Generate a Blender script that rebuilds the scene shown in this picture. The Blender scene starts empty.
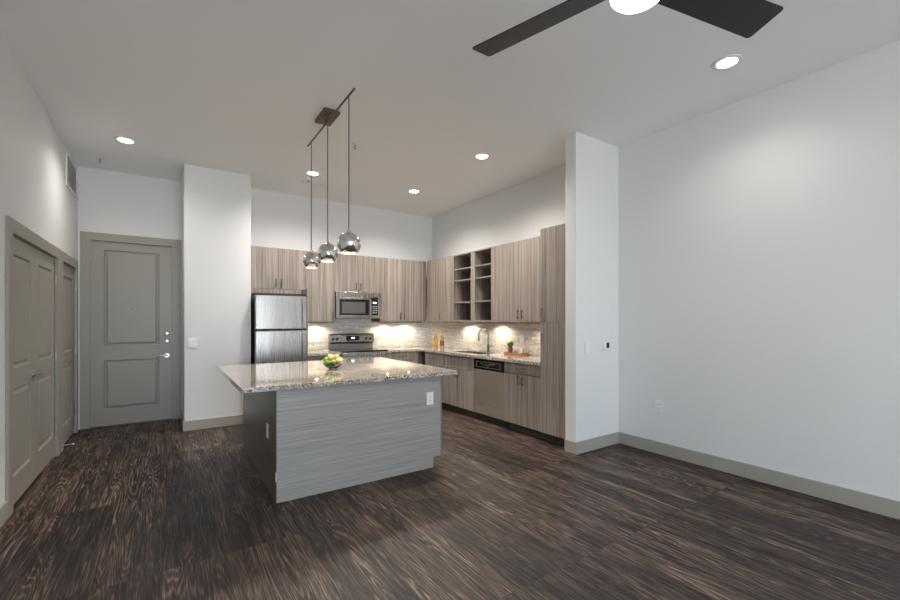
import bpy, bmesh, math, random
from mathutils import Vector, Matrix
random.seed(7)
scn = bpy.context.scene
COL = scn.collection

# ------------------------------------------------------------ camera
cam_d = bpy.data.cameras.new('camera')
cam = bpy.data.objects.new('camera', cam_d)
COL.objects.link(cam)
cam.location = (0, 0, 1.392)
cam.rotation_euler = (math.radians(90), 0, math.radians(-34.07))
cam_d.sensor_width = 36
cam_d.lens = 418.5 / 900 * 36
cam_d.shift_y = 20 / 900
cam_d.clip_start = 0.05
scn.camera = cam

# ------------------------------------------------------------ world, exposure
scn.view_settings.view_transform = 'Standard'
scn.view_settings.look = 'None'
scn.view_settings.gamma = 1
scn.view_settings.use_curve_mapping = False
scn.view_settings.exposure = 0.9
DAY = 9.3          # sky brightness
SPOT = 110.0        # recessed lamps, W
PEND = 12.0         # pendant bulbs, W
UNDER = 5.5        # puck lamps under the cabinets, W
FAN = 16.0         # fan lamp, W
world = bpy.data.worlds.new('sky')
scn.world = world
world.use_nodes = True
wn = world.node_tree.nodes
wl = world.node_tree.links
wn.clear()
wo = wn.new('ShaderNodeOutputWorld')
wb = wn.new('ShaderNodeBackground')
wt = wn.new('ShaderNodeTexCoord')
ws = wn.new('ShaderNodeSeparateXYZ')
wr = wn.new('ShaderNodeValToRGB')
wm = wn.new('ShaderNodeMapRange')
wm.inputs['From Min'].default_value = -1
wm.inputs['From Max'].default_value = 1
wl.new(wt.outputs['Generated'], ws.inputs[0])
wl.new(ws.outputs['Z'], wm.inputs['Value'])
wl.new(wm.outputs[0], wr.inputs[0])
wr.color_ramp.elements[0].position = 0.40
wr.color_ramp.elements[0].color = (0.95, 0.95, 0.92, 1)
wr.color_ramp.elements[1].position = 0.56
wr.color_ramp.elements[1].color = (0.68, 0.84, 1.0, 1)
wl.new(wr.outputs[0], wb.inputs[0])
wb.inputs[1].default_value = DAY
wl.new(wb.outputs[0], wo.inputs[0])
try:
    scn.cycles.use_denoising = True
    scn.cycles.max_bounces = 10
    scn.cycles.diffuse_bounces = 6
    scn.cycles.sample_clamp_indirect = 6
    scn.cycles.caustics_reflective = False
    scn.cycles.caustics_refractive = False
except Exception:
    pass

# ------------------------------------------------------------ room numbers (metres)
XL, XR, H = -0.938, 4.238, 3.348
YE, YB, XK = 7.048, 6.784, 4.177
YFRONT = -5.4
PX0, PX1, PY = 0.18, 0.942, 6.202
FX, FY0, FY1 = 3.508, 2.86, 3.0
BBH = 0.128
CT = 0.905          # countertop height

# ------------------------------------------------------------ materials
def new_mat(name):
    m = bpy.data.materials.new(name)
    m.use_nodes = True
    return m, m.node_tree.nodes, m.node_tree.links, m.node_tree.nodes['Principled BSDF']

def simple(name, col, rough=0.5, metal=0.0, spec=0.5, **kw):
    m, n, l, b = new_mat(name)
    b.inputs['Base Color'].default_value = (*col, 1)
    b.inputs['Roughness'].default_value = rough
    b.inputs['Metallic'].default_value = metal
    b.inputs['Specular IOR Level'].default_value = spec
    for k, v in kw.items():
        b.inputs[k.replace('_', ' ')].default_value = v
    return m

def emis(name, col, s):
    m, n, l, b = new_mat(name)
    b.inputs['Base Color'].default_value = (*col, 1)
    b.inputs['Emission Color'].default_value = (*col, 1)
    b.inputs['Emission Strength'].default_value = s
    return m

def coords(n, l, scale, rnd=0.0):
    tc = n.new('ShaderNodeTexCoord')
    mp = n.new('ShaderNodeMapping')
    mp.inputs['Scale'].default_value = scale
    l.new(tc.outputs['Object'], mp.inputs[0])
    if rnd:
        oi = n.new('ShaderNodeObjectInfo')
        mu = n.new('ShaderNodeMath'); mu.operation = 'MULTIPLY'
        mu.inputs[1].default_value = rnd
        l.new(oi.outputs['Random'], mu.inputs[0])
        ad = n.new('ShaderNodeVectorMath'); ad.operation = 'ADD'
        l.new(mp.outputs[0], ad.inputs[0])
        l.new(mu.outputs[0], ad.inputs[1])
        return ad.outputs[0]
    return mp.outputs[0]

def noise(n, l, vec, scale=1, detail=3, rough=0.5, dist=0):
    t = n.new('ShaderNodeTexNoise')
    t.inputs['Scale'].default_value = scale
    t.inputs['Detail'].default_value = detail
    t.inputs['Roughness'].default_value = rough
    t.inputs['Distortion'].default_value = dist
    l.new(vec, t.inputs['Vector'])
    return t.outputs['Fac']

def ramp(n, l, fac, stops):
    r = n.new('ShaderNodeValToRGB')
    els = r.color_ramp.elements
    els[0].position, els[0].color = stops[0][0], (*stops[0][1], 1)
    els[1].position, els[1].color = stops[-1][0], (*stops[-1][1], 1)
    for p, c in stops[1:-1]:
        e = els.new(p); e.color = (*c, 1)
    l.new(fac, r.inputs[0])
    return r.outputs[0]

def math_n(n, l, op, a, b=None, c=None):
    m = n.new('ShaderNodeMath'); m.operation = op
    for i, v in enumerate((a, b, c)):
        if v is None: continue
        if isinstance(v, (int, float)): m.inputs[i].default_value = v
        else: l.new(v, m.inputs[i])
    return m.outputs[0]

def mix(n, l, fac, a, b, mode='MIX'):
    m = n.new('ShaderNodeMix'); m.data_type = 'RGBA'; m.blend_type = mode
    for i, v in ((0, fac), (6, a), (7, b)):
        if isinstance(v, (int, float)): m.inputs[i].default_value = v
        elif isinstance(v, tuple): m.inputs[i].default_value = (*v, 1)
        else: l.new(v, m.inputs[i])
    return m.outputs[2]

def bump(n, l, b, h, strength, dist=0.002):
    bp = n.new('ShaderNodeBump')
    bp.inputs['Strength'].default_value = strength
    bp.inputs['Distance'].default_value = dist
    l.new(h, bp.inputs['Height'])
    l.new(bp.outputs[0], b.inputs['Normal'])

def paint(name, col, rough=0.6, bs=0.25):
    m, n, l, b = new_mat(name)
    b.inputs['Base Color'].default_value = (*col, 1)
    b.inputs['Roughness'].default_value = rough
    v = coords(n, l, (1, 1, 1))
    bump(n, l, b, noise(n, l, v, 180, 2), bs, 0.0006)
    return m

M = {}
M['wall'] = paint('wall_paint', (0.74, 0.75, 0.75))
M['ceiling'] = paint('ceiling_paint', (0.86, 0.87, 0.88), 0.8)
M['trim'] = paint('trim_paint', (0.315, 0.293, 0.255), 0.38, 0.1)
M['base'] = paint('baseboard_paint', (0.37, 0.352, 0.31), 0.4, 0.1)
M['dark'] = simple('black_gap', (0.012, 0.012, 0.012), 0.5)

def laminate(name, scale, light, mid, dark, rough=0.42):
    m, n, l, b = new_mat(name)
    v = coords(n, l, scale, 37.0)
    n1 = noise(n, l, v, 1.0, 4, 0.62, 0.3)
    v2 = coords(n, l, tuple(s * 6 for s in scale), 11.0)
    n2 = noise(n, l, v2, 1.0, 3, 0.6)
    f = math_n(n, l, 'ADD', math_n(n, l, 'MULTIPLY', n1, 0.72), math_n(n, l, 'MULTIPLY', n2, 0.28))
    c = ramp(n, l, f, [(0.32, dark), (0.5, mid), (0.66, light)])
    l.new(c, b.inputs['Base Color'])
    b.inputs['Roughness'].default_value = rough
    bump(n, l, b, f, 0.15, 0.001)
    return m
LT, MD, DK = (0.40, 0.345, 0.30), (0.265, 0.224, 0.192), (0.118, 0.096, 0.082)
M['lam_v'] = laminate('grey_oak_laminate_upright', (34, 34, 0.55), LT, MD, DK)
M['lam_h'] = laminate('grey_oak_laminate_lengthwise', (1.3, 34, 120), (0.41, 0.395, 0.37), (0.325, 0.312, 0.293), (0.22, 0.212, 0.20))
M['lam_side'] = laminate('brown_grey_side_laminate', (3, 1.6, 9), (0.175, 0.15, 0.13), (0.15, 0.128, 0.11), (0.12, 0.102, 0.088), 0.3)
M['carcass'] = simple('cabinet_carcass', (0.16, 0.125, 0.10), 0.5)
M['kick'] = simple('toe_kick_brown', (0.06, 0.047, 0.04), 0.5)

def granite(name):
    m, n, l, b = new_mat(name)
    v = coords(n, l, (1, 1, 1))
    big = noise(n, l, v, 9, 5, 0.65, 0.6)
    c1 = ramp(n, l, big, [(0.30, (0.27, 0.22, 0.18)), (0.5, (0.42, 0.36, 0.30)), (0.70, (0.58, 0.52, 0.45))])
    vo = n.new('ShaderNodeTexVoronoi'); vo.inputs['Scale'].default_value = 150
    l.new(v, vo.inputs['Vector'])
    sp = n.new('ShaderNodeSeparateColor'); l.new(vo.outputs['Color'], sp.inputs[0])
    clump = noise(n, l, v, 60, 4, 0.7)
    s = math_n(n, l, 'ADD', math_n(n, l, 'MULTIPLY', sp.outputs[0], 0.5), math_n(n, l, 'MULTIPLY', clump, 1.0))
    dk = ramp(n, l, s, [(0.57, (1, 1, 1)), (0.62, (0, 0, 0))])
    c2 = mix(n, l, dk, c1, (0.035, 0.035, 0.04))
    lt = ramp(n, l, math_n(n, l, 'ADD', math_n(n, l, 'MULTIPLY', sp.outputs[1], 0.5), math_n(n, l, 'MULTIPLY', clump, 0.8)), [(0.80, (0, 0, 0)), (0.86, (1, 1, 1))])
    c3 = mix(n, l, lt, c2, (0.78, 0.76, 0.72))
    l.new(c3, b.inputs['Base Color'])
    b.inputs['Roughness'].default_value = 0.07
    b.inputs['Coat Weight'].default_value = 0.6
    b.inputs['Coat Roughness'].default_value = 0.04
    return m
M['granite'] = granite('speckled_granite')

def floor_mat():
    m, n, l, b = new_mat('dark_wood_planks')
    tc = n.new('ShaderNodeTexCoord')
    sx = n.new('ShaderNodeSeparateXYZ'); l.new(tc.outputs['Object'], sx.inputs[0])
    cb = n.new('ShaderNodeCombineXYZ')
    l.new(sx.outputs['Y'], cb.inputs['X']); l.new(sx.outputs['X'], cb.inputs['Y'])
    br = n.new('ShaderNodeTexBrick')
    br.offset = 0.37; br.offset_frequency = 1; br.squash = 1
    br.inputs['Scale'].default_value = 1
    br.inputs['Color1'].default_value = (0, 0, 0, 1)
    br.inputs['Color2'].default_value = (1, 1, 1, 1)
    br.inputs['Mortar'].default_value = (0.5, 0.5, 0.5, 1)
    br.inputs['Mortar Size'].default_value = 0.0014
    br.inputs['Brick Width'].default_value = 1.22
    br.inputs['Row Height'].default_value = 0.152
    l.new(cb.outputs[0], br.inputs['Vector'])
    rnd = n.new('ShaderNodeSeparateColor'); l.new(br.outputs['Color'], rnd.inputs[0])
    off = n.new('ShaderNodeCombineXYZ')
    l.new(math_n(n, l, 'MULTIPLY', rnd.outputs[0], 31.7), off.inputs['X'])
    l.new(math_n(n, l, 'MULTIPLY', rnd.outputs[0], 17.3), off.inputs['Y'])
    l.new(math_n(n, l, 'MULTIPLY', rnd.outputs[0], 53.1), off.inputs['Z'])
    def vec(s):
        mp = n.new('ShaderNodeMapping'); mp.inputs['Scale'].default_value = s
        l.new(tc.outputs['Object'], mp.inputs[0])
        a = n.new('ShaderNodeVectorMath'); a.operation = 'ADD'
        l.new(mp.outputs[0], a.inputs[0]); l.new(off.outputs[0], a.inputs[1])
        return a.outputs[0]
    # cathedral grain: contour lines of a stretched noise
    g = noise(n, l, vec((6.5, 0.42, 1)), 1.0, 2.0, 0.45, 0.1)
    rings = math_n(n, l, 'SINE', math_n(n, l, 'MULTIPLY', g, 210.0))
    rings = math_n(n, l, 'ADD', math_n(n, l, 'MULTIPLY', rings, 0.5), 0.5)
    fib = noise(n, l, vec((85, 2.6, 1)), 1.0, 5, 0.8)
    blot = noise(n, l, vec((7, 1.6, 1)), 1.0, 4, 0.6)
    f = math_n(n, l, 'ADD', math_n(n, l, 'MULTIPLY', math_n(n, l, 'MULTIPLY', math_n(n, l, 'POWER', rings, 2.0), ramp(n, l, noise(n, l, vec((2.1, 0.5, 1)), 1.0, 2), [(0.38, (0.35, 0.35, 0.35)), (0.6, (1, 1, 1))])), 0.23),
               math_n(n, l, 'MULTIPLY', math_n(n, l, 'SUBTRACT', fib, 0.5), 1.35))
    f = math_n(n, l, 'ADD', f, math_n(n, l, 'MULTIPLY', math_n(n, l, 'SUBTRACT', blot, 0.5), 0.5))
    f = math_n(n, l, 'ADD', f, 0.35)
    f = math_n(n, l, 'ADD', f, math_n(n, l, 'MULTIPLY', math_n(n, l, 'SUBTRACT', rnd.outputs[0], 0.5), 0.10))
    c = ramp(n, l, f, [(0.27, (0.007, 0.005, 0.0045)), (0.43, (0.040, 0.025, 0.0195)), (0.58, (0.125, 0.081, 0.062)), (0.80, (0.33, 0.235, 0.185))])
    c = mix(n, l, br.outputs['Fac'], c, (0.006, 0.005, 0.004))
    l.new(c, b.inputs['Base Color'])
    b.inputs['Specular IOR Level'].default_value = 0.36
    rr = ramp(n, l, f, [(0.2, (0.5, 0.5, 0.5)), (0.8, (0.34, 0.34, 0.34))])
    l.new(rr, b.inputs['Roughness'])
    hh = math_n(n, l, 'SUBTRACT', f, math_n(n, l, 'MULTIPLY', br.outputs['Fac'], 1.0))
    bump(n, l, b, hh, 0.55, 0.002)
    return m
M['floor'] = floor_mat()

def steel(name, col=(0.60, 0.585, 0.565), rough=0.24, sc=(260, 260, 2.0), wav=(7, 7, 0.7)):
    m, n, l, b = new_mat(name)
    v = coords(n, l, sc, 5.0)
    f = noise(n, l, v, 1, 3, 0.6)
    r = n.new('ShaderNodeMapRange')
    r.inputs['To Min'].default_value = rough - 0.04; r.inputs['To Max'].default_value = rough + 0.05
    l.new(f, r.inputs[0]); l.new(r.outputs[0], b.inputs['Roughness'])
    b.inputs['Base Color'].default_value = (*col, 1)
    b.inputs['Metallic'].default_value = 1
    v2 = coords(n, l, wav, 9.0)
    bump(n, l, b, noise(n, l, v2, 1, 1.5, 0.5), 0.35, 0.006)
    return m
M['steel'] = steel('brushed_stainless_steel', (0.42, 0.40, 0.38), 0.27)
M['steel_lit'] = steel('brushed_stainless_steel_lit', (0.80, 0.74, 0.66), 0.42)  # same steel on the dishwasher, lamp highlights put into a paler, warmer colour
M['steel_dark'] = steel('dark_stainless_steel', (0.30, 0.285, 0.27), 0.3)
M['nickel'] = simple('satin_nickel', (0.42, 0.40, 0.37), 0.33, 1)
M['pull'] = simple('brushed_cabinet_pull', (0.15, 0.13, 0.115), 0.35, 1)
M['chrome'] = simple('polished_chrome', (0.80, 0.79, 0.78), 0.045, 1)
M['bronze'] = simple('dark_bronze', (0.13, 0.092, 0.075), 0.35, 0.5)
M['rod'] = simple('grey_cord', (0.17, 0.165, 0.16), 0.45, 0.3)
M['blackgloss'] = simple('black_glass_panel', (0.010, 0.010, 0.011), 0.06)
M['ovenglass'] = simple('smoked_oven_glass', (0.10, 0.105, 0.10), 0.08)
M['black'] = simple('black_plastic', (0.016, 0.016, 0.017), 0.35)
M['white'] = simple('white_plastic', (0.80, 0.80, 0.80), 0.35)
M['slot'] = simple('outlet_slot_grey', (0.18, 0.18, 0.18), 0.4)
M['ventback'] = simple('grille_backing_grey', (0.55, 0.545, 0.53), 0.6)
M['fan'] = simple('dark_espresso_fan_blade', (0.026, 0.020, 0.017), 0.45)
M['fanbody'] = simple('brushed_nickel_fan_body', (0.50, 0.47, 0.43), 0.35, 1)
M['lamp'] = emis('lit_recessed_lens', (1.0, 0.95, 0.87), 14)
M['bowl_lamp'] = emis('lit_fan_lamp_bowl', (1.0, 0.93, 0.82), 7)
M['bulb'] = emis('lit_pendant_bulb', (1.0, 0.80, 0.56), 12)
M['puck'] = emis('lit_puck_lens', (1.0, 0.88, 0.68), 10)
M['inner'] = simple('pale_shade_lining', (0.85, 0.74, 0.60), 0.4)
M['display'] = emis('lit_blue_display', (0.35, 0.6, 1.0), 1.6)
M['grey_plastic'] = simple('grey_plastic', (0.23, 0.23, 0.23), 0.4)
M['apple'] = simple('green_apple_skin', (0.25, 0.44, 0.03), 0.3)
M['apple_y'] = simple('pale_peach_skin', (0.72, 0.53, 0.22), 0.4)
M['apple_r'] = simple('cream_fruit_skin', (0.74, 0.60, 0.36), 0.4)
M['stem'] = simple('brown_stem', (0.08, 0.05, 0.02), 0.6)
M['leaf'] = simple('green_leaf', (0.05, 0.16, 0.035), 0.45)
M['pot'] = simple('terracotta_pot', (0.33, 0.11, 0.06), 0.6)
M['soil'] = simple('potting_soil', (0.03, 0.02, 0.014), 0.9)
M['board'] = simple('wooden_tray', (0.36, 0.16, 0.07), 0.45)
M['gold'] = simple('gold_foil', (0.78, 0.53, 0.19), 0.35, 0.8)
M['label'] = simple('dark_bottle_label', (0.10, 0.06, 0.03), 0.5)
M['labelo'] = simple('orange_bottle_label', (0.65, 0.28, 0.05), 0.5)
M['cup'] = simple('white_ceramic', (0.82, 0.82, 0.80), 0.2)
def glass(name, col, rough=0.0, ior=1.45):
    m, n, l, b = new_mat(name)
    b.inputs['Base Color'].default_value = (*col, 1)
    b.inputs['Transmission Weight'].default_value = 1
    b.inputs['Roughness'].default_value = rough
    b.inputs['IOR'].default_value = ior
    return m
M['glass'] = glass('clear_glass', (0.97, 0.99, 0.98))
M['amber'] = glass('amber_glass', (0.85, 0.50, 0.13))
def pane_mat():
    m, n, l, b = new_mat('window_glass')
    n.remove(b)
    tr = n.new('ShaderNodeBsdfTransparent'); gl = n.new('ShaderNodeBsdfGlossy'); mx = n.new('ShaderNodeMixShader')
    gl.inputs['Roughness'].default_value = 0.0
    mx.inputs[0].default_value = 0.06
    l.new(tr.outputs[0], mx.inputs[1]); l.new(gl.outputs[0], mx.inputs[2])
    l.new(mx.outputs[0], n['Material Output'].inputs[0])
    return m
M['pane'] = pane_mat()

def stone_mat():
    m, n, l, b = new_mat('split_face_marble')
    v = coords(n, l, (1, 1, 1))
    vc = n.new('ShaderNodeVertexColor'); vc.layer_name = 'tone'
    f = noise(n, l, v, 26, 5, 0.65, 0.8)
    c = ramp(n, l, f, [(0.25, (0.52, 0.48, 0.43)), (0.45, (0.80, 0.77, 0.72)), (0.65, (0.90, 0.89, 0.86))])
    c2 = mix(n, l, 0.75, c, vc.outputs['Color'], 'MULTIPLY')
    l.new(c2, b.inputs['Base Color'])
    b.inputs['Roughness'].default_value = 0.55
    bump(n, l, b, noise(n, l, v, 60, 4, 0.7), 0.5, 0.004)
    return m
M['stone'] = stone_mat()

# ------------------------------------------------------------ mesh helpers
class MB:
    def __init__(s): s.bm = bmesh.new()
    def box(s, x0, x1, y0, y1, z0, z1, rot=None, c=None):
        if x0 > x1: x0, x1 = x1, x0
        if y0 > y1: y0, y1 = y1, y0
        if z0 > z1: z0, z1 = z1, z0
        vs = [s.bm.verts.new((x, y, z)) for x in (x0, x1) for y in (y0, y1) for z in (z0, z1)]
        for f in ((0,1,3,2),(4,6,7,5),(0,4,5,1),(2,3,7,6),(0,2,6,4),(1,5,7,3)):
            s.bm.faces.new([vs[i] for i in f])
        return vs
    def lathe(s, prof, c=(0,0,0), axis='Z', seg=32, cap=True):
        cx, cy, cz = c
        def P(r, h, a):
            u, v = r*math.cos(a), r*math.sin(a)
            if axis == 'Z': return (cx+u, cy+v, cz+h)
            if axis == 'Y': return (cx+u, cy+h, cz+v)
            return (cx+h, cy+u, cz+v)
        rings = []
        for r, h in prof:
            if r < 1e-6: rings.append([s.bm.verts.new(P(0, h, 0))])
            else: rings.append([s.bm.verts.new(P(r, h, 2*math.pi*i/seg)) for i in range(seg)])
        for a, b in zip(rings, rings[1:]):
            for i in range(seg):
                j = (i+1) % seg
                if len(a) == 1 and len(b) == 1: continue
                if len(a) == 1: s.bm.faces.new((a[0], b[j], b[i]))
                elif len(b) == 1: s.bm.faces.new((a[i], a[j], b[0]))
                else: s.bm.faces.new((a[i], a[j], b[j], b[i]))
        if cap:
            for rg in (rings[0], rings[-1]):
                if len(rg) > 1: s.bm.faces.new(rg)
    def cyl(s, p0, p1, r, seg=16, r1=None):
        s.tube([p0, p1], r, seg, r1)
    def tube(s, pts, r, seg=12, r1=None):
        pts = [Vector(p) for p in pts]
        n = len(pts); rings = []
        up = None
        for i, p in enumerate(pts):
            t = (pts[min(i+1, n-1)] - pts[max(i-1, 0)]).normalized()
            if up is None:
                up = Vector((0,0,1)) if abs(t.z) < 0.9 else Vector((1,0,0))
            a = t.cross(up).normalized(); b = a.cross(t).normalized(); up = b
            rr = r if r1 is None else r + (r1-r)*i/(n-1)
            rings.append([s.bm.verts.new(p + a*rr*math.cos(2*math.pi*k/seg) + b*rr*math.sin(2*math.pi*k/seg)) for k in range(seg)])
        for a, b in zip(rings, rings[1:]):
            for k in range(seg):
                j = (k+1) % seg
                s.bm.faces.new((a[k], a[j], b[j], b[k]))
        s.bm.faces.new(rings[0]); s.bm.faces.new(rings[-1])
    def poly(s, pts, off):
        """prism: polygon points extruded by a vector"""
        off = Vector(off)
        a = [s.bm.verts.new(p) for p in pts]
        b = [s.bm.verts.new(Vector(p)+off) for p in pts]
        s.bm.faces.new(a); s.bm.faces.new(list(reversed(b)))
        for i in range(len(a)):
            j = (i+1) % len(a)
            s.bm.faces.new((a[i], b[i], b[j], a[j]))
    def cells(s, us, vs, keep, w0, w1, plane='XY'):
        """slab made of grid cells (u,v) with thickness w0..w1; shared vertices, no inner faces"""
        def P(u, v, w):
            return {'XY': (u, v, w), 'XZ': (u, w, v), 'YZ': (w, u, v)}[plane]
        V = {}
        def g(i, j, k):
            if (i,j,k) not in V: V[(i,j,k)] = s.bm.verts.new(P(us[i], vs[j], (w0, w1)[k]))
            return V[(i,j,k)]
        nu, nv = len(us)-1, len(vs)-1
        K = lambda i, j: 0 <= i < nu and 0 <= j < nv and keep((us[i]+us[i+1])/2, (vs[j]+vs[j+1])/2)
        for i in range(nu):
            for j in range(nv):
                if not K(i, j): continue
                s.bm.faces.new((g(i,j,0), g(i,j+1,0), g(i+1,j+1,0), g(i+1,j,0)))
                s.bm.faces.new((g(i,j,1), g(i+1,j,1), g(i+1,j+1,1), g(i,j+1,1)))
                if not K(i-1, j): s.bm.faces.new((g(i,j,0), g(i,j,1), g(i,j+1,1), g(i,j+1,0)))
                if not K(i+1, j): s.bm.faces.new((g(i+1,j,0), g(i+1,j+1,0), g(i+1,j+1,1), g(i+1,j,1)))
                if not K(i, j-1): s.bm.faces.new((g(i,j,0), g(i+1,j,0), g(i+1,j,1), g(i,j,1)))
                if not K(i, j+1): s.bm.faces.new((g(i,j+1,0), g(i,j+1,1), g(i+1,j+1,1), g(i+1,j+1,0)))
    def build(s, name, mat, parent=None, bevel=0.0, seg=2, smooth=False, label=None):
        bmesh.ops.recalc_face_normals(s.bm, faces=s.bm.faces[:])
        mn = [min(v.co[i] for v in s.bm.verts) for i in range(3)]
        mx = [max(v.co[i] for v in s.bm.verts) for i in range(3)]
        o0 = Vector(((mn[0]+mx[0])/2, (mn[1]+mx[1])/2, mn[2]))
        for v in s.bm.verts: v.co -= o0
        me = bpy.data.meshes.new(name)
        s.bm.to_mesh(me); s.bm.free()
        if isinstance(mat, (list, tuple)):
            for x in mat: me.materials.append(x)
        else: me.materials.append(mat)
        o = bpy.data.objects.new(name, me)
        COL.objects.link(o)
        wp(o, o0, parent)
        if bevel:
            b = o.modifiers.new('bevel', 'BEVEL'); b.width = bevel; b.segments = seg
            b.limit_method = 'ANGLE'; b.angle_limit = math.radians(40)
        if smooth:
            for p in me.polygons: p.use_smooth = True
            try:
                me.set_sharp_from_angle(angle=math.radians(40))
            except Exception: pass
        if label: o['label'] = label
        return o

WP = {}
def wp(o, pos, parent=None):
    WP[o.name] = Vector(pos)
    if parent is not None:
        o.parent = parent
        o.location = Vector(pos) - WP[parent.name]
    else:
        o.location = pos

def tag(o, label, cat, group=None):
    o['label'] = label; o['category'] = cat
    if group: o['group'] = group
    return o
def thing(name, label, cat, loc, group=None):
    o = bpy.data.objects.new(name, None); COL.objects.link(o)
    o.empty_display_size = 0.1
    wp(o, Vector(loc))
    return tag(o, label, cat, group)
def struct(o):
    o['kind'] = 'structure'; return o
def B(name, mat, parent, x0, x1, y0, y1, z0, z1, bevel=0.002, label=None):
    m = MB(); m.box(x0, x1, y0, y1, z0, z1)
    return m.build(name, mat, parent, bevel, label=label)
def copy_tree(o, delta, parent=None):
    c = o.copy(); COL.objects.link(c)
    if parent is None: c.location = Vector(o.location) + Vector(delta); WP[c.name] = WP[o.name] + Vector(delta)
    else: c.parent = parent; WP[c.name] = WP[o.name] + Vector(delta)
    for ch in [k for k in bpy.data.objects if k.parent == o]:
        copy_tree(ch, delta, c)
    return c
def point(name, loc, watt, col, parent, r=0.04):
    d = bpy.data.lights.new(name, 'POINT'); d.energy = watt; d.color = col; d.shadow_soft_size = r
    o = bpy.data.objects.new(name, d); COL.objects.link(o); wp(o, loc, parent); return o
def spot(name, loc, watt, col, parent, ang=150, r=0.05, blend=0.6):
    d = bpy.data.lights.new(name, 'SPOT'); d.energy = watt; d.color = col; d.shadow_soft_size = r
    d.spot_size = math.radians(ang); d.spot_blend = blend
    o = bpy.data.objects.new(name, d); COL.objects.link(o); wp(o, loc, parent); return o

# ------------------------------------------------------------ the room shell
struct(B('floor', M['floor'], None, XL-0.2, XR+0.2, YFRONT-0.2, YE+0.2, -0.1, 0.0, 0))
struct(B('ceiling', M['ceiling'], None, XL-0.2, XR+0.2, YFRONT-0.15, YE+0.2, H, H+0.1, 0))

# left wall with two recesses for the closet doors
D1 = (4.256, 5.79, 2.035); D2 = (6.03, 6.87, 2.035)
m = MB()
def keep(y, z):
    for a, b, t in (D1, D2):
        if a < y < b and z < t: return False
    return True
m.cells([YFRONT, D1[0], D1[1], D2[0], D2[1], YE], [0, 2.035, H], keep, XL-0.06, XL, 'YZ')
m.box(XL-0.16, XL-0.06, YFRONT, YE, 0, H)
struct(m.build('wall_left', M['wall']))
# entry wall with recess
DE = (-0.829, 0.07, 2.432)
m = MB()
m.cells([XL, DE[0], DE[1], PX0], [0, DE[2], H], lambda x, z: not (DE[0] < x < DE[1] and z < DE[2]), YE, YE+0.06, 'XZ')
m.box(XL, PX0, YE+0.06, YE+0.16, 0, H)
struct(m.build('wall_entry', M['wall']))
struct(B('wall_pier', M['wall'], None, PX0, PX1, PY, YE+0.1, 0, H, 0.004))
struct(B('wall_kitchen_back', M['wall'], None, PX1, XK, YB, YB+0.15, 0, H, 0))
struct(B('wall_kitchen_right', M['wall'], None, XK, XK+0.2, FY1, YB, 0, H, 0))
struct(B('wall_fin', M['wall'], None, FX, XR+0.15, FY0, FY1, 0, H, 0.004))
struct(B('wall_right', M['wall'], None, XR, XR+0.15, YFRONT, FY0, 0, H, 0))
# window wall behind the camera
WX0, WX1, WZ0, WZ1 = -0.75, 2.25, 0.08, 2.72
m = MB()
m.cells([XL, WX0, WX1, XR], [0, WZ0, WZ1, H], lambda x, z: not (WX0 < x < WX1 and WZ0 < z < WZ1), YFRONT-0.15, YFRONT, 'XZ')
struct(m.build('wall_front', M['wall']))
m = MB()
xs = [WX0, WX0+0.06]
nb = 4
for i in range(1, nb):
    x = WX0 + (WX1-WX0)*i/nb
    xs += [x-0.04, x+0.04]
xs += [WX1-0.06, WX1]
zs = [WZ0, WZ0+0.07, 1.98, 2.05, WZ1-0.06, WZ1]
def wkeep(x, z):
    for i in range(0, len(xs), 2):
        if xs[i] < x < xs[i+1]: return True
    return z < zs[1] or zs[2] < z < zs[3] or z > zs[4]
m.cells(xs, zs, wkeep, YFRONT-0.10, YFRONT-0.04, 'XZ')
win = struct(m.build('window_1', M['white'], None, 0.003))
B('pane', M['pane'], win, WX0+0.02, WX1-0.02, YFRONT-0.075, YFRONT-0.069, WZ0+0.02, WZ1-0.02, 0)
pd = bpy.data.lights.new('window_portal', 'AREA'); pd.shape = 'RECTANGLE'; pd.size = WX1-WX0; pd.size_y = WZ1-WZ0
pd.cycles.is_portal = True
po = bpy.data.objects.new('window_portal', pd); COL.objects.link(po)
po.rotation_euler = (math.radians(90), 0, 0)   # faces +Y, into the room
wp(po, ((WX0+WX1)/2, YFRONT-0.16, (WZ0+WZ1)/2), win)

# baseboards (profile: flat board with eased top)
def baseboard(name, segs):
    m = MB()
    for x0, x1, y0, y1 in segs:
        m.box(x0, x1, y0, y1, 0.0, BBH)
    return struct(m.build(name, M['base'], None, 0.004))
bt = 0.015
baseboard('baseboard_left', [(XL, XL+bt, YFRONT, D1[0]-0.09)])
baseboard('baseboard_pier', [(PX0-bt, PX1, PY-bt, PY), (PX0-bt, PX0, PY+0.0005, YE-0.02)])
m = MB()
m.poly([(FX-bt, FY0-bt, 0), (XR-bt, FY0-bt, 0), (XR-bt, FY0, 0), (FX, FY0, 0), (FX, FY1, 0), (FX-bt, FY1, 0)], (0, 0, BBH))
struct(m.build('baseboard_fin', M['base'], None, 0.004))
baseboard('baseboard_right', [(XR-bt, XR, YFRONT, FY0-0.0005)])
baseboard('baseboard_front', [(XL+bt, WX0, YFRONT, YFRONT+bt), (WX1, XR-bt, YFRONT, YFRONT+bt)])

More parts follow.
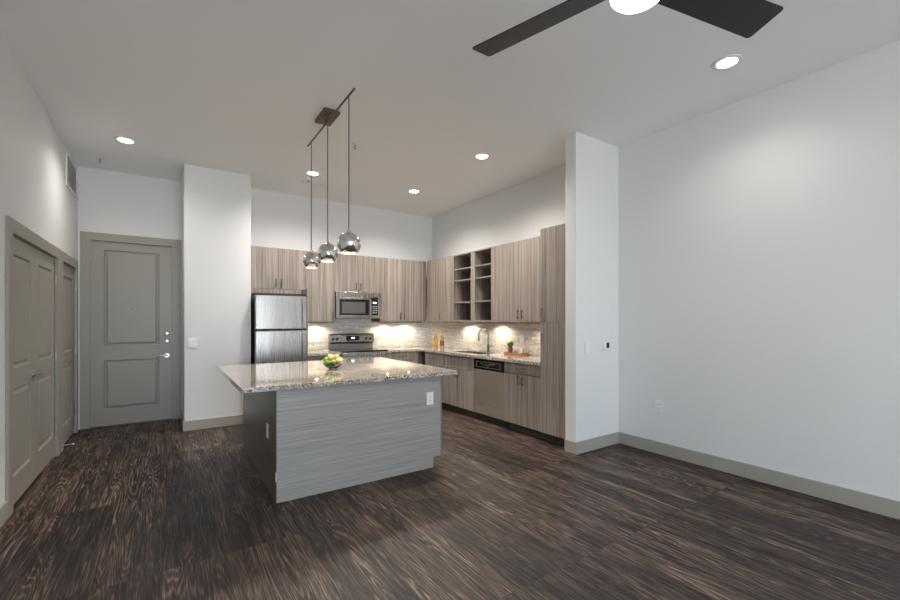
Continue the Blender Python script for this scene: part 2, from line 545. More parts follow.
# door casings
def casing(name, plane, a0, a1, top, w, wall, sgn, t=0.02, wl=None, wr=None):
    """flat casing round an opening; stands out of the wall by t, with a raised back band"""
    m = MB()
    wl = w if wl is None else wl; wr = w if wr is None else wr
    us = [a0-wl, a0+0.012, a1-0.012, a1+wr]; vs = [0, top-0.012, top+w]
    m.cells(us, vs, lambda u, v: not (us[1] < u < us[2] and v < vs[1]), wall-sgn*0.009, wall+sgn*t, plane)
    return struct(m.build(name, M['trim'], None, 0.003))
casing('trim_1', 'YZ', D1[0], D1[1], D1[2], 0.09, XL, 1, wl=0.088, wr=0.11)
casing('trim_2', 'YZ', D2[0], D2[1], D2[2], 0.09, XL, 1, wl=0.125, wr=0.06)
casing('trim_3', 'XZ', DE[0], DE[1], DE[2], 0.09, YE, -1, wl=0.085, wr=0.095)

# panel door leaf -------------------------------------------------
def leaf(mb, plane, a0, a1, z0, z1, face, sgn, panels, t=0.036):
    """face = coordinate of visible face; sgn = direction out of the face towards the room"""
    def P(u, v, d):   # d = height above the face
        w = face + sgn*d
        return (u, w, v) if plane == 'XZ' else (w, u, v)
    bm = mb.bm
    def quad(c): bm.faces.new([bm.verts.new(P(*p)) for p in c])
    pu0, pu1 = panels[0][0], panels[0][1]
    ps = sorted(panels, key=lambda p: p[2])
    # stiles and rails
    quad([(a0,z0,0),(pu0,z0,0),(pu0,z1,0),(a0,z1,0)])
    quad([(pu1,z0,0),(a1,z0,0),(a1,z1,0),(pu1,z1,0)])
    zz = [z0] + [q for p in ps for q in (p[2], p[3])] + [z1]
    for i in range(0, len(zz), 2):
        quad([(pu0,zz[i],0),(pu1,zz[i],0),(pu1,zz[i+1],0),(pu0,zz[i+1],0)])
    for (u0,u1,v0,v1) in ps:
        rings = [(0,0),(0.010,-0.014),(0.022,-0.014),(0.045,-0.003)]
        prev = None
        for ins, d in rings:
            r = [(u0+ins,v0+ins,d),(u1-ins,v0+ins,d),(u1-ins,v1-ins,d),(u0+ins,v1-ins,d)]
            if prev:
                for k in range(4):
                    j = (k+1) % 4
                    quad([prev[k], prev[j], r[j], r[k]])
            prev = r
        quad(prev)
    # sides and back
    c = [(a0,z0),(a1,z0),(a1,z1),(a0,z1)]
    for k in range(4):
        j = (k+1) % 4
        quad([(*c[k],0),(*c[j],0),(*c[j],-t),(*c[k],-t)])
    quad([(*q,-t) for q in c])
    bmesh.ops.remove_doubles(bm, verts=bm.verts[:], dist=0.00005)

def lever(parent, face, sgn, plane, a, z, direction, name='handle'):
    """rosette, neck and lever; direction = +1/-1 along the wall"""
    m = MB()
    P = (lambda u, d, zz: (u, face+sgn*d, zz)) if plane == 'XZ' else (lambda u, d, zz: (face+sgn*d, u, zz))
    m.cyl(P(a, 0.0, z), P(a, 0.012, z), 0.031, 24)
    m.cyl(P(a, 0.012, z), P(a, 0.05, z), 0.011, 12)
    m.tube([P(a-direction*0.008, 0.05, z), P(a+direction*0.03, 0.053, z+0.003), P(a+direction*0.075, 0.05, z+0.002), P(a+direction*0.115, 0.044, z-0.006)], 0.0085, 10, 0.007)
    return m.build(name, M['nickel'], parent, 0, smooth=True)
def hinge(parent, x, y, z):
    m = MB(); m.cyl((x, y, z-0.045), (x, y, z+0.045), 0.007, 10)
    m.cyl((x, y, z-0.052), (x, y, z-0.045), 0.004, 8); m.cyl((x, y, z+0.045), (x, y, z+0.052), 0.004, 8)
    return m.build('hinge', M['nickel'], parent, 0, smooth=True)

# entry door
m = MB()
leaf(m, 'XZ', DE[0]+0.004, DE[1]-0.004, 0.008, DE[2]-0.016, YE+0.012, -1, [(-0.685, -0.088, 0.215, 0.862), (-0.685, -0.088, 1.05, 2.31)])
d = struct(m.build('door_1', M['trim'], None))
lever(d, YE+0.012, -1, 'XZ', 0.0, 0.898, -1, 'door_handle')
for z in (1.10, 1.205):
    m = MB(); m.lathe([(0.0, -0.026), (0.018, -0.026), (0.027, -0.018), (0.029, 0.0)], (0.002, YE+0.012, z), 'Y', 24)
    m.build('deadbolt', M['nickel'], d, 0, smooth=True)
m = MB(); m.lathe([(0.0, -0.006), (0.006, -0.006), (0.009, 0.0)], (-0.385, YE+0.016, 1.545), 'Y', 16)
m.build('peephole', M['bronze'], d, 0, smooth=True)
for z in (0.28, 0.93, 1.58, 2.22): hinge(d, DE[0]+0.012, YE+0.004, z)
B('threshold', M['bronze'], d, DE[0]+0.014, DE[1]-0.014, YE-0.015, YE+0.0115, 0.0005, 0.006, 0.002)

# closet double door (two leaves) and single door
def cdoor(name, a0, a1, panels, lv, lvdir, hinge_a):
    m = MB()
    leaf(m, 'YZ', a0, a1, 0.012, 2.018, XL-0.010, 1, panels)
    d = struct(m.build(name, M['trim'], None))
    lever(d, XL-0.010, 1, 'YZ', lv, 0.93, lvdir, 'door_handle')
    for z in (0.3, 1.02, 1.8): hinge(d, XL+0.002, hinge_a, z)
    return d
YM = 5.022
cdoor('door_2', D1[0]+0.003, YM-0.0015, [(4.325, 4.885, 0.22, 0.872), (4.325, 4.885, 1.03, 1.885)], 4.957, -1, D1[0]+0.013)
cdoor('door_3', YM+0.0015, D1[1]-0.003, [(5.14, 5.70, 0.22, 0.872), (5.14, 5.70, 1.03, 1.885)], 5.087, 1, D1[1]-0.013)
cdoor('door_4', D2[0]+0.003, D2[1]-0.003, [(6.16, 6.75, 0.22, 0.872), (6.16, 6.75, 1.03, 1.885)], 6.105, 1, D2[1]-0.013)

# ------------------------------------------------------------ wall and ceiling fittings
def lv_label(i): return i
# air return grille high on the left wall
t = thing('air_grille', 'white slatted return air grille high on the left wall near the corner', 'vent', (XL, 6.6, 2.90))
m = MB(); y0, y1, z0, z1 = 6.27, 6.93, 2.90, 3.28
m.cells([y0, y0+0.03, y1-0.03, y1], [z0, z0+0.03, z1-0.03, z1], lambda u, v: not (y0+0.03 < u < y1-0.03 and z0+0.03 < v < z1-0.03), XL+0.0005, XL+0.014, 'YZ')
m.build('frame', M['white'], t, 0.002)
m = MB()
for k in range(15):
    z = z0+0.042 + k*(z1-z0-0.075)/14.5
    m.poly([(XL+0.002, y0+0.03, z+0.010), (XL+0.003, y0+0.03, z+0.013), (XL+0.012, y0+0.03, z+0.003), (XL+0.011, y0+0.03, z)], (0, y1-y0-0.06, 0))
m.build('slats', M['white'], t)
B('backing', M['ventback'], t, XL+0.0003, XL+0.0012, y0+0.03, y1-0.03, z0+0.03, z1-0.03, 0)

def plate(name, label, cat, plane, wall, sgn, a, z, w=0.075, h=0.118, kind='outlet', group=None):
    P = (lambda u0,u1,d0,d1,v0,v1: (u0,u1,wall+sgn*d0,wall+sgn*d1,v0,v1)) if plane == 'XZ' else (lambda u0,u1,d0,d1,v0,v1: (wall+sgn*d0,wall+sgn*d1,u0,u1,v0,v1))
    base = (a, wall, z-h/2) if plane == 'XZ' else (wall, a, z-h/2)
    t = thing(name, label, cat, base, group)
    B('cover_plate', M['white'], t, *P(a-w/2, a+w/2, 0.0005, 0.006, z-h/2, z+h/2), 0.002)
    if kind == 'outlet':
        for s in (-1, 1):
            r = B('socket', M['white'], t, *P(a-0.017, a+0.017, 0.0062, 0.009, z+s*0.0195-0.014, z+s*0.0195+0.014), 0.002)
            m = MB()
            for q in (-0.006, 0.006): m.box(*P(a+q-0.0012, a+q+0.0012, 0.0091, 0.0096, z+s*0.0195-0.003, z+s*0.0195+0.006))
            m.box(*P(a-0.002, a+0.002, 0.0091, 0.0096, z+s*0.0195-0.010, z+s*0.0195-0.006))
            m.build('slots', M['slot'], r)
    else:
        n = kind
        for i in range(n):
            c = a + (i-(n-1)/2)*0.046
            r = B('rocker', M['white'], t, *P(c-0.016, c+0.016, 0.0062, 0.010, z-0.033, z+0.033), 0.002)
    return t
plate('light_switch', 'white light switch plate on the white pier right of the entry door', 'light switch', 'XZ', PY, -1, 0.267, 1.10, w=0.10, kind=2)
plate('light_switch', 'white light switch plate on the fin wall, left of the thermostat', 'light switch', 'XZ', FY0, -1, 3.68, 1.10, kind=1)
plate('wall_outlet', 'white wall outlet low on the right wall above the baseboard', 'outlet', 'YZ', XR, -1, 2.387, 0.50)
t = thing('thermostat', 'small white thermostat with a dark screen on the fin wall', 'thermostat', (4.0, FY0, 1.06))
B('housing', M['white'], t, 3.945, 4.045, FY0-0.022, FY0-0.0005, 1.075, 1.155, 0.004)
B('screen', M['blackgloss'], t, 3.988, 4.038, FY0-0.024, FY0-0.0222, 1.085, 1.145, 0.001)
B('lower_sensor', M['white'], t, 3.95, 4.01, FY0-0.012, FY0-0.0005, 1.035, 1.068, 0.003)

def recessed(x, y, label, watt=SPOT):
    t = thing('recessed_ceiling_light', label, 'ceiling light', (x, y, H), 'recessed ceiling lights')
    m = MB(); m.lathe([(0.065, -0.0005), (0.100, -0.0005), (0.098, -0.006), (0.070, -0.010), (0.065, -0.004), (0.065, -0.0005)], (x, y, H), 'Z', 40, False)
    m.build('trim_ring', M['white'], t, 0, smooth=True)
    m = MB(); m.lathe([(0, -0.002), (0.0645, -0.002), (0.0645, -0.005), (0, -0.0055)], (x, y, H), 'Z', 32, False)
    m.build('lens', M['lamp'], t)
    spot('lamp', (x, y, H-0.025), watt, (1.0, 0.94, 0.88), t, 150, 0.06, 1.0)
recessed(-0.373, 5.743, 'round recessed light over the entry, leftmost on the ceiling', SPOT*0.30)
recessed(1.61, 5.634, 'round recessed light seen behind the pendant rods')
recessed(3.103, 5.562, 'round recessed light near the back right corner of the kitchen')
recessed(3.112, 3.921, 'round recessed light over the kitchen, nearer the fin wall')
recessed(3.517, 1.452, 'round recessed light beside the fan blade above the living area', SPOT*0.17)

def sprinkler(x, y, label):
    t = thing('sprinkler_head', label, 'sprinkler', (x, y, H))
    m = MB(); m.lathe([(0.0, -0.0005), (0.036, -0.0005), (0.034, -0.006), (0.02, -0.010), (0, -0.010)], (x, y, H), 'Z', 24, False)
    m.build('escutcheon', M['white'], t, 0, smooth=True)
    m = MB(); m.cyl((x, y, H-0.011), (x, y, H-0.035), 0.008, 12)
    m.lathe([(0, -0.052), (0.017, -0.052), (0.017, -0.049), (0, -0.049)], (x, y, H), 'Z', 16, False)
    for s in (-1, 1): m.tube([(x+s*0.007, y, H-0.033), (x+s*0.012, y, H-0.042), (x, y, H-0.050)], 0.0022, 6)
    m.build('nozzle', M['grey_plastic'], t, 0, smooth=True)
sprinkler(-0.67, 6.553, 'small sprinkler head on the ceiling above the entry door')
sprinkler(1.731, 4.444, 'small sprinkler head on the ceiling right of the pendant lights')

t = thing('ceiling_vent', 'narrow white linear air vent on the ceiling behind the pendant rods', 'vent', (1.76, 6.05, H))
m = MB()
m.cells([1.58, 1.605, 1.925, 1.95], [5.985, 6.005, 6.105, 6.125], lambda u, v: not (1.605 < u < 1.925 and 6.005 < v < 6.105), H-0.012, H-0.0005, 'XY')
m.build('frame', M['white'], t, 0.002)
m = MB()
for k in range(4):
    y = 6.018+k*0.024
    m.poly([(1.605, y, H-0.003), (1.605, y+0.003, H-0.003), (1.605, y+0.014, H-0.013), (1.605, y+0.011, H-0.013)], (0.32, 0, 0))
m.build('slats', M['white'], t)
B('backing', M['slot'], t, 1.605, 1.925, 6.005, 6.105, H-0.0015, H-0.0004, 0)
t = thing('smoke_detector', 'small dark centred smoke detector on the ceiling beside the linear vent', 'smoke detector', (1.60, 5.90, H))
m = MB(); m.lathe([(0, -0.0005), (0.05, -0.0005), (0.05, -0.018), (0.038, -0.030), (0.022, -0.030)], (1.62, 5.90, H), 'Z', 28, False)
m.build('housing', M['white'], t, 0, smooth=True)
m = MB(); m.lathe([(0, -0.028), (0.022, -0.028), (0.020, -0.033), (0, -0.033)], (1.62, 5.90, H), 'Z', 20, False)
m.build('sensor', M['black'], t)

# door stop
t = thing('door_stop', 'small silver spring door stop with white tip near the single closet door', 'door stop', (XL+0.02, 6.0, 0.05))
m = MB(); m.cyl((XL+0.0205, 5.995, 0.06), (XL+0.095, 5.995, 0.06), 0.006, 10); m.cyl((XL+0.0205, 5.995, 0.06), (XL+0.026, 5.995, 0.06), 0.013, 14)
m.build('spring', M['nickel'], t, 0, smooth=True)
m = MB(); m.cyl((XL+0.0955, 5.995, 0.06), (XL+0.112, 5.995, 0.06), 0.009, 12)
m.build('tip', M['white'], t, 0.002)

# ------------------------------------------------------------ cabinets
def run(axis):
    if axis == 'B':   # back run: a = X, d = distance from back wall
        return lambda a0, a1, d0, d1, z0, z1: (a0, a1, YB-d1, YB-d0, z0, z1)
    return lambda a0, a1, d0, d1, z0, z1: (XK-d1, XK-d0, a0, a1, z0, z1)
PB, PR = run('B'), run('R')
def pull(parent, P, a, d, z, L=0.13, vertical=True, axis='B'):
    """bar pull: bar on two posts"""
    m = MB()
    bx = P(a, a, d+0.03, d+0.03, z, z)
    c = Vector((bx[0], bx[2], z))
    nrm = Vector((0, -1, 0)) if axis == 'B' else Vector((-1, 0, 0))
    al = Vector((1, 0, 0)) if axis == 'B' else Vector((0, 1, 0))
    dirv = Vector((0, 0, 1)) if vertical else al
    m.tube([c-dirv*L/2, c+dirv*L/2], 0.006, 10)
    for s in (-1, 1):
        q = c+dirv*s*L*0.32
        m.tube([q, q-nrm*0.029], 0.0045, 8)
    return m.build('handle', M['pull'], parent, 0, smooth=True)
def cabinet(name, label, axis, a0, a1, depth, z0, z1, fronts, toe=False, cat='cabinet', bottom=True, group=None):
    """fronts: (kind, a0, a1, z0, z1, pull (a, z, vertical) or None)"""
    P = PB if axis == 'B' else PR
    g = 0.0015
    b = P((a0+a1)/2, (a0+a1)/2, 0, depth, 0, 0)
    t = thing(name, label, cat, ((b[0]+b[1])/2, (b[2]+b[3])/2, z0), group)
    cz0 = z0+0.10 if toe else z0
    B('body', M['carcass'], t, *P(a0+g, a1-g, 0.003, depth-0.0215, cz0, z1), 0.001)
    if toe: B('toe_kick', M['kick'], t, *P(a0+g, a1-g, 0.02, depth-0.075, z0+0.0005, cz0-0.0005), 0.001)
    for f in fronts:
        kind, fa0, fa1, fz0, fz1, pl = f
        o = B(kind, M['lam_v'], t, *P(fa0+g, fa1-g, depth-0.0205, depth, fz0+g, fz1-g), 0.0015)
        if pl: pull(o, P, pl[0], depth, pl[1], vertical=pl[2], axis=axis, L=0.125)
    return t
UD = 0.35   # upper depth
UZ0, UZ1 = 1.365, 2.437
BD = 0.615
BZ = CT-0.042
# --- back run uppers
cabinet('wall_cabinet', 'short grey wood double-door wall cabinet over the fridge', 'B', 0.965, 1.722, UD, 1.843, UZ1,
        [('door', 0.965, 1.3425, 1.843, UZ1, (1.305, 1.925, True)), ('door', 1.3425, 1.722, 1.843, UZ1, (1.38, 1.925, True))])
cabinet('wall_cabinet', 'grey wood single-door wall cabinet between fridge and microwave', 'B', 1.722, 2.178, UD, UZ0, UZ1,
        [('door', 1.722, 2.178, UZ0, UZ1, (2.135, 1.455, True))])
cabinet('wall_cabinet', 'grey wood double-door wall cabinet directly above the microwave', 'B', 2.178, 2.938, UD, 1.843, UZ1,
        [('door', 2.178, 2.558, 1.843, UZ1, (2.52, 1.93, True)), ('door', 2.558, 2.938, 1.843, UZ1, (2.596, 1.93, True))])
cabinet('wall_cabinet', 'tall grey wood double-door wall cabinet right of the microwave', 'B', 2.938, 3.775, UD, UZ0, UZ1,
        [('door', 2.938, 3.352, UZ0, UZ1, (3.315, 1.455, True)), ('door', 3.352, 3.775, UZ0, UZ1, (3.39, 1.455, True))])
# --- right run uppers
cabinet('wall_cabinet', 'grey wood corner wall cabinet left of the open shelves', 'R', 5.622, 6.425, UD-0.013, UZ0, UZ1,
        [('door', 5.622, 6.40, UZ0, UZ1, (5.95, 1.455, True))])
cabinet('wall_cabinet', 'grey wood double-door wall cabinet right of the open shelves', 'R', 3.41, 4.612, UD-0.013, UZ0, UZ1,
        [('door', 4.02, 4.612, UZ0, UZ1, (4.06, 1.465, True)), ('door', 3.41, 4.02, UZ0, UZ1, (3.98, 1.465, True))])
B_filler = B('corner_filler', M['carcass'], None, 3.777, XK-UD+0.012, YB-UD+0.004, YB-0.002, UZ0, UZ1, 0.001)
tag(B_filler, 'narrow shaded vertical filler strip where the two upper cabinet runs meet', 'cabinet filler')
# open shelf unit
t = thing('open_shelf_cabinet', 'open grey wood shelf cabinet with two columns of four cubbies', 'shelf unit', (XK-0.16, 5.117, UZ0))
SD = UD-0.013
sy0, sy1 = 4.614, 5.62
def SB(name, a0, a1, d0, d1, z0, z1): return B(name, M['lam_v'], t, *PR(a0, a1, d0, d1, z0, z1), 0.001)
SB('side_panel', sy0, sy0+0.018, 0.003, SD, UZ0, UZ1); SB('side_panel', sy1-0.05, sy1, 0.003, SD, UZ0, UZ1)
SB('divider', 5.02, 5.115, 0.012, SD, UZ0+0.0255, UZ1-0.0185)
SB('top_panel', sy0+0.0185, sy1-0.0505, 0.003, SD, UZ1-0.018, UZ1); SB('bottom_panel', sy0+0.0185, sy1-0.0505, 0.003, SD, UZ0, UZ0+0.025)
bk = B('back_panel', M['carcass'], t, *PR(sy0+0.0185, sy1-0.0505, 0.003, 0.0115, UZ0+0.0255, UZ1-0.0185), 0)
for (a0, a1) in ((sy0+0.0185, 5.0195), (5.1155, sy1-0.0505)):
    for z in (1.66, 2.01, 2.19):
        SB('shelf', a0, a1, 0.012, SD-0.006, z, z+0.02)

# light rail strips under the uppers, with the puck lamps
def rail(label, axis, a0, a1):
    P = PB if axis == 'B' else PR
    m = MB(); m.box(*P(a0, a1, UD-0.045, UD-0.022, UZ0-0.022, UZ0-0.001))
    o = m.build('light_rail', M['lam_v'], None, 0.001)
    tag(o, label, 'cabinet trim')
rail('thin wooden rail under the wall cabinet left of the microwave', 'B', 1.724, 2.176)
rail('thin wooden rail under the wall cabinet right of the microwave', 'B', 2.94, 3.77)
rail('long thin wooden rail under the right-hand wall cabinets and shelves', 'R', 3.412, 6.40)
def puck(axis, a, label):
    P = PB if axis == 'B' else PR
    b = P(a, a, 0.17, 0.17, UZ0, UZ0)
    x, y = b[0], b[2]
    t = thing('under_cabinet_lamp', label, 'cabinet lamp', (x, y, UZ0-0.001), 'lamps under the wall cabinets')
    m = MB(); m.lathe([(0, -0.001), (0.034, -0.001), (0.034, -0.012), (0.028, -0.013), (0.028, -0.010), (0, -0.010)], (x, y, UZ0), 'Z', 24, False)
    m.build('housing', M['nickel'], t, 0, smooth=True)
    m = MB(); m.lathe([(0, -0.0102), (0.027, -0.0102), (0.027, -0.0125), (0, -0.0125)], (x, y, UZ0), 'Z', 20, False)
    m.build('lens', M['puck'], t)
    spot('lamp', (x, y, UZ0-0.03), UNDER, (1.0, 0.86, 0.66), t, 160, 0.03, 0.4)
puck('B', 1.95, 'under-cabinet lamp between fridge and range'); puck('B', 3.17, 'under-cabinet lamp just right of the microwave')
puck('B', 3.58, 'under-cabinet lamp near the back corner of the kitchen')
puck('R', 5.50, 'under-cabinet lamp above the amber bottles'); puck('R', 4.75, 'under-cabinet lamp above the faucet')
puck('R', 3.75, 'under-cabinet lamp beside the tall pantry cabinet')

# tall pantry cabinet
TD = XK-3.555
P = PR
t = thing('pantry_cabinet', 'full-height grey wood pantry cabinet beside the white fin wall', 'cabinet', (XK-TD/2, 3.2, 0))
B('body', M['lam_v'], t, *P(3.015, 3.406, 0.003, TD-0.0215, 0.1, UZ1), 0.001)
B('toe_kick', M['kick'], t, *P(3.015, 3.406, 0.02, TD-0.075, 0.0005, 0.0995), 0.001)
o = B('door', M['lam_v'], t, *P(3.0165, 3.4045, TD-0.0205, TD, 1.3715, UZ1-0.0015), 0.0015); pull(o, P, 3.365, TD, 1.465, axis='R')
o = B('door', M['lam_v'], t, *P(3.0165, 3.4045, TD-0.0205, TD, 0.1065, 1.3665), 0.0015); pull(o, P, 3.365, TD, 1.18, axis='R')

# base cabinets, right run
cabinet('base_cabinet', 'grey wood base cabinet with drawer over two doors, between dishwasher and pantry', 'R', 3.411, 4.035, BD, 0, BZ,
        [('drawer', 3.411, 4.035, 0.733, BZ-0.004, (3.72, 0.80, False)), ('door', 3.411, 3.722, 0.105, 0.730, (3.685, 0.655, True)), ('door', 3.722, 4.035, 0.105, 0.730, (3.76, 0.655, True))], True)
t = cabinet('sink_cabinet', 'grey wood base cabinet under the sink, left of the dishwasher', 'R', 4.672, 5.46, BD, 0, 0.70,
        [('door', 4.672, 5.065, 0.105, 0.665, (5.03, 0.60, True)), ('door', 5.065, 5.46, 0.105, 0.665, (5.10, 0.60, True))], True)
B('false_front', M['lam_v'], t, *PR(4.6735, 5.4585, BD-0.0205, BD, 0.6685, BZ-0.0045), 0.0015)
cabinet('base_cabinet', 'grey wood base cabinet with a drawer in the inner corner of the kitchen', 'R', 5.46, 6.05, BD, 0, BZ,
        [('drawer', 5.46, 6.01, 0.668, BZ-0.004, (5.735, 0.77, False)), ('door', 5.46, 6.01, 0.105, 0.665, (5.52, 0.60, True))], True)
# back run
cabinet('base_cabinet', 'grey wood base cabinet between the fridge and the range', 'B', 1.68, 2.172, BD, 0, BZ,
        [('drawer', 1.68, 2.172, 0.733, BZ-0.004, (1.926, 0.80, False)), ('door', 1.68, 2.172, 0.105, 0.730, (2.13, 0.655, True))], True)
cabinet('base_cabinet', 'grey wood base cabinet with a drawer just right of the range', 'B', 2.944, 3.54, BD, 0, BZ,
        [('drawer', 2.944, 3.53, 0.733, BZ-0.004, (3.23, 0.80, False)), ('door', 2.944, 3.53, 0.105, 0.730, (3.0, 0.655, True))], True)
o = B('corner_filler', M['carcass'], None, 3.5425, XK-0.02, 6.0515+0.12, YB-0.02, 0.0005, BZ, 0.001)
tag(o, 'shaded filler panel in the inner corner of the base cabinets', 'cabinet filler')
# fridge surround side panel
o = B('fridge_side_panel', M['lam_v'], None, 1.664, 1.678, YB-0.66, YB-0.003, 0.0005, 1.838, 0.001)
tag(o, 'tall narrow wood panel along the right side of the fridge', 'cabinet panel')
o = B('fridge_valance', M['lam_v'], None, 0.967, 1.720, YB-UD, YB-UD+0.018, 1.775, 1.840, 0.001)
tag(o, 'horizontal wood strip between the fridge and the cabinet above it', 'cabinet panel')

# countertops
GZ0 = BZ+0.001
m = MB(); cf = XK-3.535   # counter depth
SKX0, SKX1, SKY0, SKY1 = 3.66, 4.02, 4.70, 5.40
def ck(x, y):
    if SKX0 < x < SKX1 and SKY0 < y < SKY1: return False
    return x > 3.535 or y > YB-cf
m.cells([2.944, 3.535, SKX0, SKX1, XK-0.002], [3.411, SKY0, SKY1, YB-cf, YB-0.002], ck, GZ0, CT, 'XY')
ctop = m.build('kitchen_countertop', M['granite'], None, 0.004)
tag(ctop, 'L-shaped speckled granite countertop with the sink cut into it', 'countertop')
m = MB(); m.box(1.68, 2.172, YB-cf, YB-0.002, GZ0, CT)
tag(m.build('countertop', M['granite'], None, 0.004), 'short piece of granite countertop between the fridge and the range', 'countertop')

# backsplash of split-face stone strips
def splash(name, label, axis, a0, a1, z0, z1, holes=()):
    P = PB if axis == 'B' else PR
    bm = bmesh.new(); mb = MB(); bm = mb.bm
    lay = bm.loops.layers.color.new('tone')
    z = z0
    while z < z1-0.004:
        h = min(random.choice((0.012, 0.016, 0.022)), z1-z)
        a = a0
        while a < a1-0.003:
            w = random.uniform(0.07, 0.26)
            e = min(a+w, a1)
            dd = random.uniform(0.008, 0.016)
            n0 = len(bm.faces)
            mb.box(*P(a, e, 0.0005, dd, z, z+h-0.0005))
            bm.faces.ensure_lookup_table()
            tone = random.uniform(0.78, 1.0); wv = random.uniform(-0.03, 0.03)
            for f in bm.faces[n0:]:
                for lp in f.loops: lp[lay] = (tone+wv, tone, tone-wv*0.5, 1)
            a = e
        z += h
    o = mb.build(name, M['stone'], None)
    return tag(o, label, 'backsplash')
splash('backsplash', 'white split-face stone backsplash on the back wall behind the range', 'B', 1.68, XK-0.018, CT+0.002, UZ0-0.001)
splash('backsplash', 'white split-face stone backsplash on the right wall behind the sink', 'R', 3.412, YB-0.019, CT+0.002, UZ0-0.001)
def splate(label, axis, a, z):
    if axis == 'B': plate('wall_outlet', label, 'outlet', 'XZ', YB-0.0165, -1, a, z)
    else: plate('wall_outlet', label, 'outlet', 'YZ', XK-0.0165, -1, a, z)
splate('white outlet on the stone backsplash between fridge and range', 'B', 1.99, 1.10)
splate('white outlet on the stone backsplash right of the range', 'B', 3.20, 1.11)
splate('white outlet on the stone backsplash above the amber bottles', 'R', 5.70, 1.13)
splate('white outlet on the stone backsplash behind the wooden tray', 'R', 4.33, 1.13)

# ------------------------------------------------------------ fridge
t = thing('refrigerator', 'stainless steel top-freezer refrigerator under the short cabinet', 'refrigerator', (1.31, 6.4, 0))
fx0, fx1, fy = 0.972, 1.655, 6.075
B('body', M['black'], t, fx0, fx1, fy+0.075, YB-0.02, 0.02, 1.762, 0.004)
fz = B('freezer_door', M['steel'], t, fx0+0.002, fx1-0.002, fy, fy+0.07, 1.262, 1.728, 0.012)
fd = B('fridge_door', M['steel'], t, fx0+0.002, fx1-0.002, fy, fy+0.07, 0.09, 1.248, 0.012)
B('toe_grille', M['black'], t, fx0+0.01, fx1-0.01, fy+0.03, fy+0.074, 0.015, 0.085, 0.002)
for par, z0, z1 in ((fz, 1.285, 1.70), (fd, 0.62, 1.225)):
    m = MB()
    x = fx1-0.065
    m.box(x-0.010, x+0.016, fy-0.052, fy-0.032, z0, z1)
    m.box(x-0.008, x+0.014, fy-0.033, fy-0.001, z0+0.01, z0+0.05); m.box(x-0.008, x+0.014, fy-0.033, fy-0.001, z1-0.05, z1-0.01)
    m.build('handle', M['steel'], par, 0.005)
m = MB(); m.lathe([(0, -0.003), (0.013, -0.003), (0.015, 0)], (fx0+0.045, fy-0.0003, 1.685), 'Y', 20); m.build('badge', M['nickel'], fz)
B('hinge_cover', M['black'], t, fx0+0.01, fx0+0.07, fy+0.03, fy+0.074, 1.732, 1.752, 0.003)

# ------------------------------------------------------------ range
rx0, rx1 = 2.178, 2.938
t = thing('range', 'stainless steel electric range with black cooktop and backguard', 'range', (2.558, 6.45, 0))
B('body', M['black'], t, rx0, rx1, 6.155, YB-0.03, 0.05, 0.895, 0.003)
B('cooktop', M['blackgloss'], t, rx0, rx1, 6.115, YB-0.095, 0.896, 0.918, 0.004)
od = B('oven_door', M['steel'], t, rx0+0.003, rx1-0.003, 6.112, 6.153, 0.255, 0.83, 0.006)
B('window', M['blackgloss'], od, rx0+0.12, rx1-0.12, 6.1095, 6.1115, 0.40, 0.70, 0.0)
m = MB(); m.tube([(rx0+0.05, 6.055, 0.785), (rx1-0.05, 6.055, 0.785)], 0.014, 14)
for x in (rx0+0.09, rx1-0.09): m.tube([(x, 6.055, 0.785), (x, 6.111, 0.785)], 0.010, 10)
m.build('handle', M['steel'], od, 0, smooth=True)
B('front_trim', M['steel'], t, rx0+0.002, rx1-0.002, 6.112, 6.154, 0.836, 0.894, 0.006)
B('drawer', M['steel'], t, rx0+0.003, rx1-0.003, 6.115, 6.153, 0.06, 0.248, 0.006)
for x, y, r in ((2.37, 6.27, 0.10), (2.74, 6.27, 0.075), (2.37, 6.52, 0.075), (2.74, 6.52, 0.10)):
    m = MB(); m.lathe([(r, 0), (r+0.003, 0), (r+0.003, 0.0006), (r, 0.0006), (r, 0)], (x, y, 0.9182), 'Z', 40, False)
    m.build('burner', M['grey_plastic'], t)
bg = MB()
bg.poly([(rx0, 6.70, 0.919), (rx0, YB-0.02, 0.919), (rx0, YB-0.02, 1.165), (rx0, 6.71, 1.165), (rx0, 6.675, 1.14), (rx0, 6.665, 1.03), (rx0, 6.70, 1.0)], (rx1-rx0, 0, 0))
bgo = bg.build('backguard', M['steel'], t, 0.003)
B('backguard_base', M['steel_dark'], t, rx0+0.01, rx1-0.01, 6.692, 6.6995, 0.92, 0.995, 0)
m = MB(); m.box(2.445, 2.672, 6.662, 6.667, 1.05, 1.13)
cpn = m.build('control_panel', M['blackgloss'], bgo, 0.001)
B('display', M['display'], cpn, 2.53, 2.59, 6.6605, 6.6615, 1.082, 1.106, 0)
for x in (2.225, 2.292, 2.79, 2.865):
    m = MB(); m.lathe([(0.0, -0.028), (0.017, -0.028), (0.019, -0.008), (0.024, -0.006), (0.024, 0.0)], (x, 6.667, 1.082), 'Y', 20)
    m.box(x-0.003, x+0.003, 6.636, 6.642, 1.068, 1.096)
    m.build('knob', M['black'], bgo, 0, smooth=True)

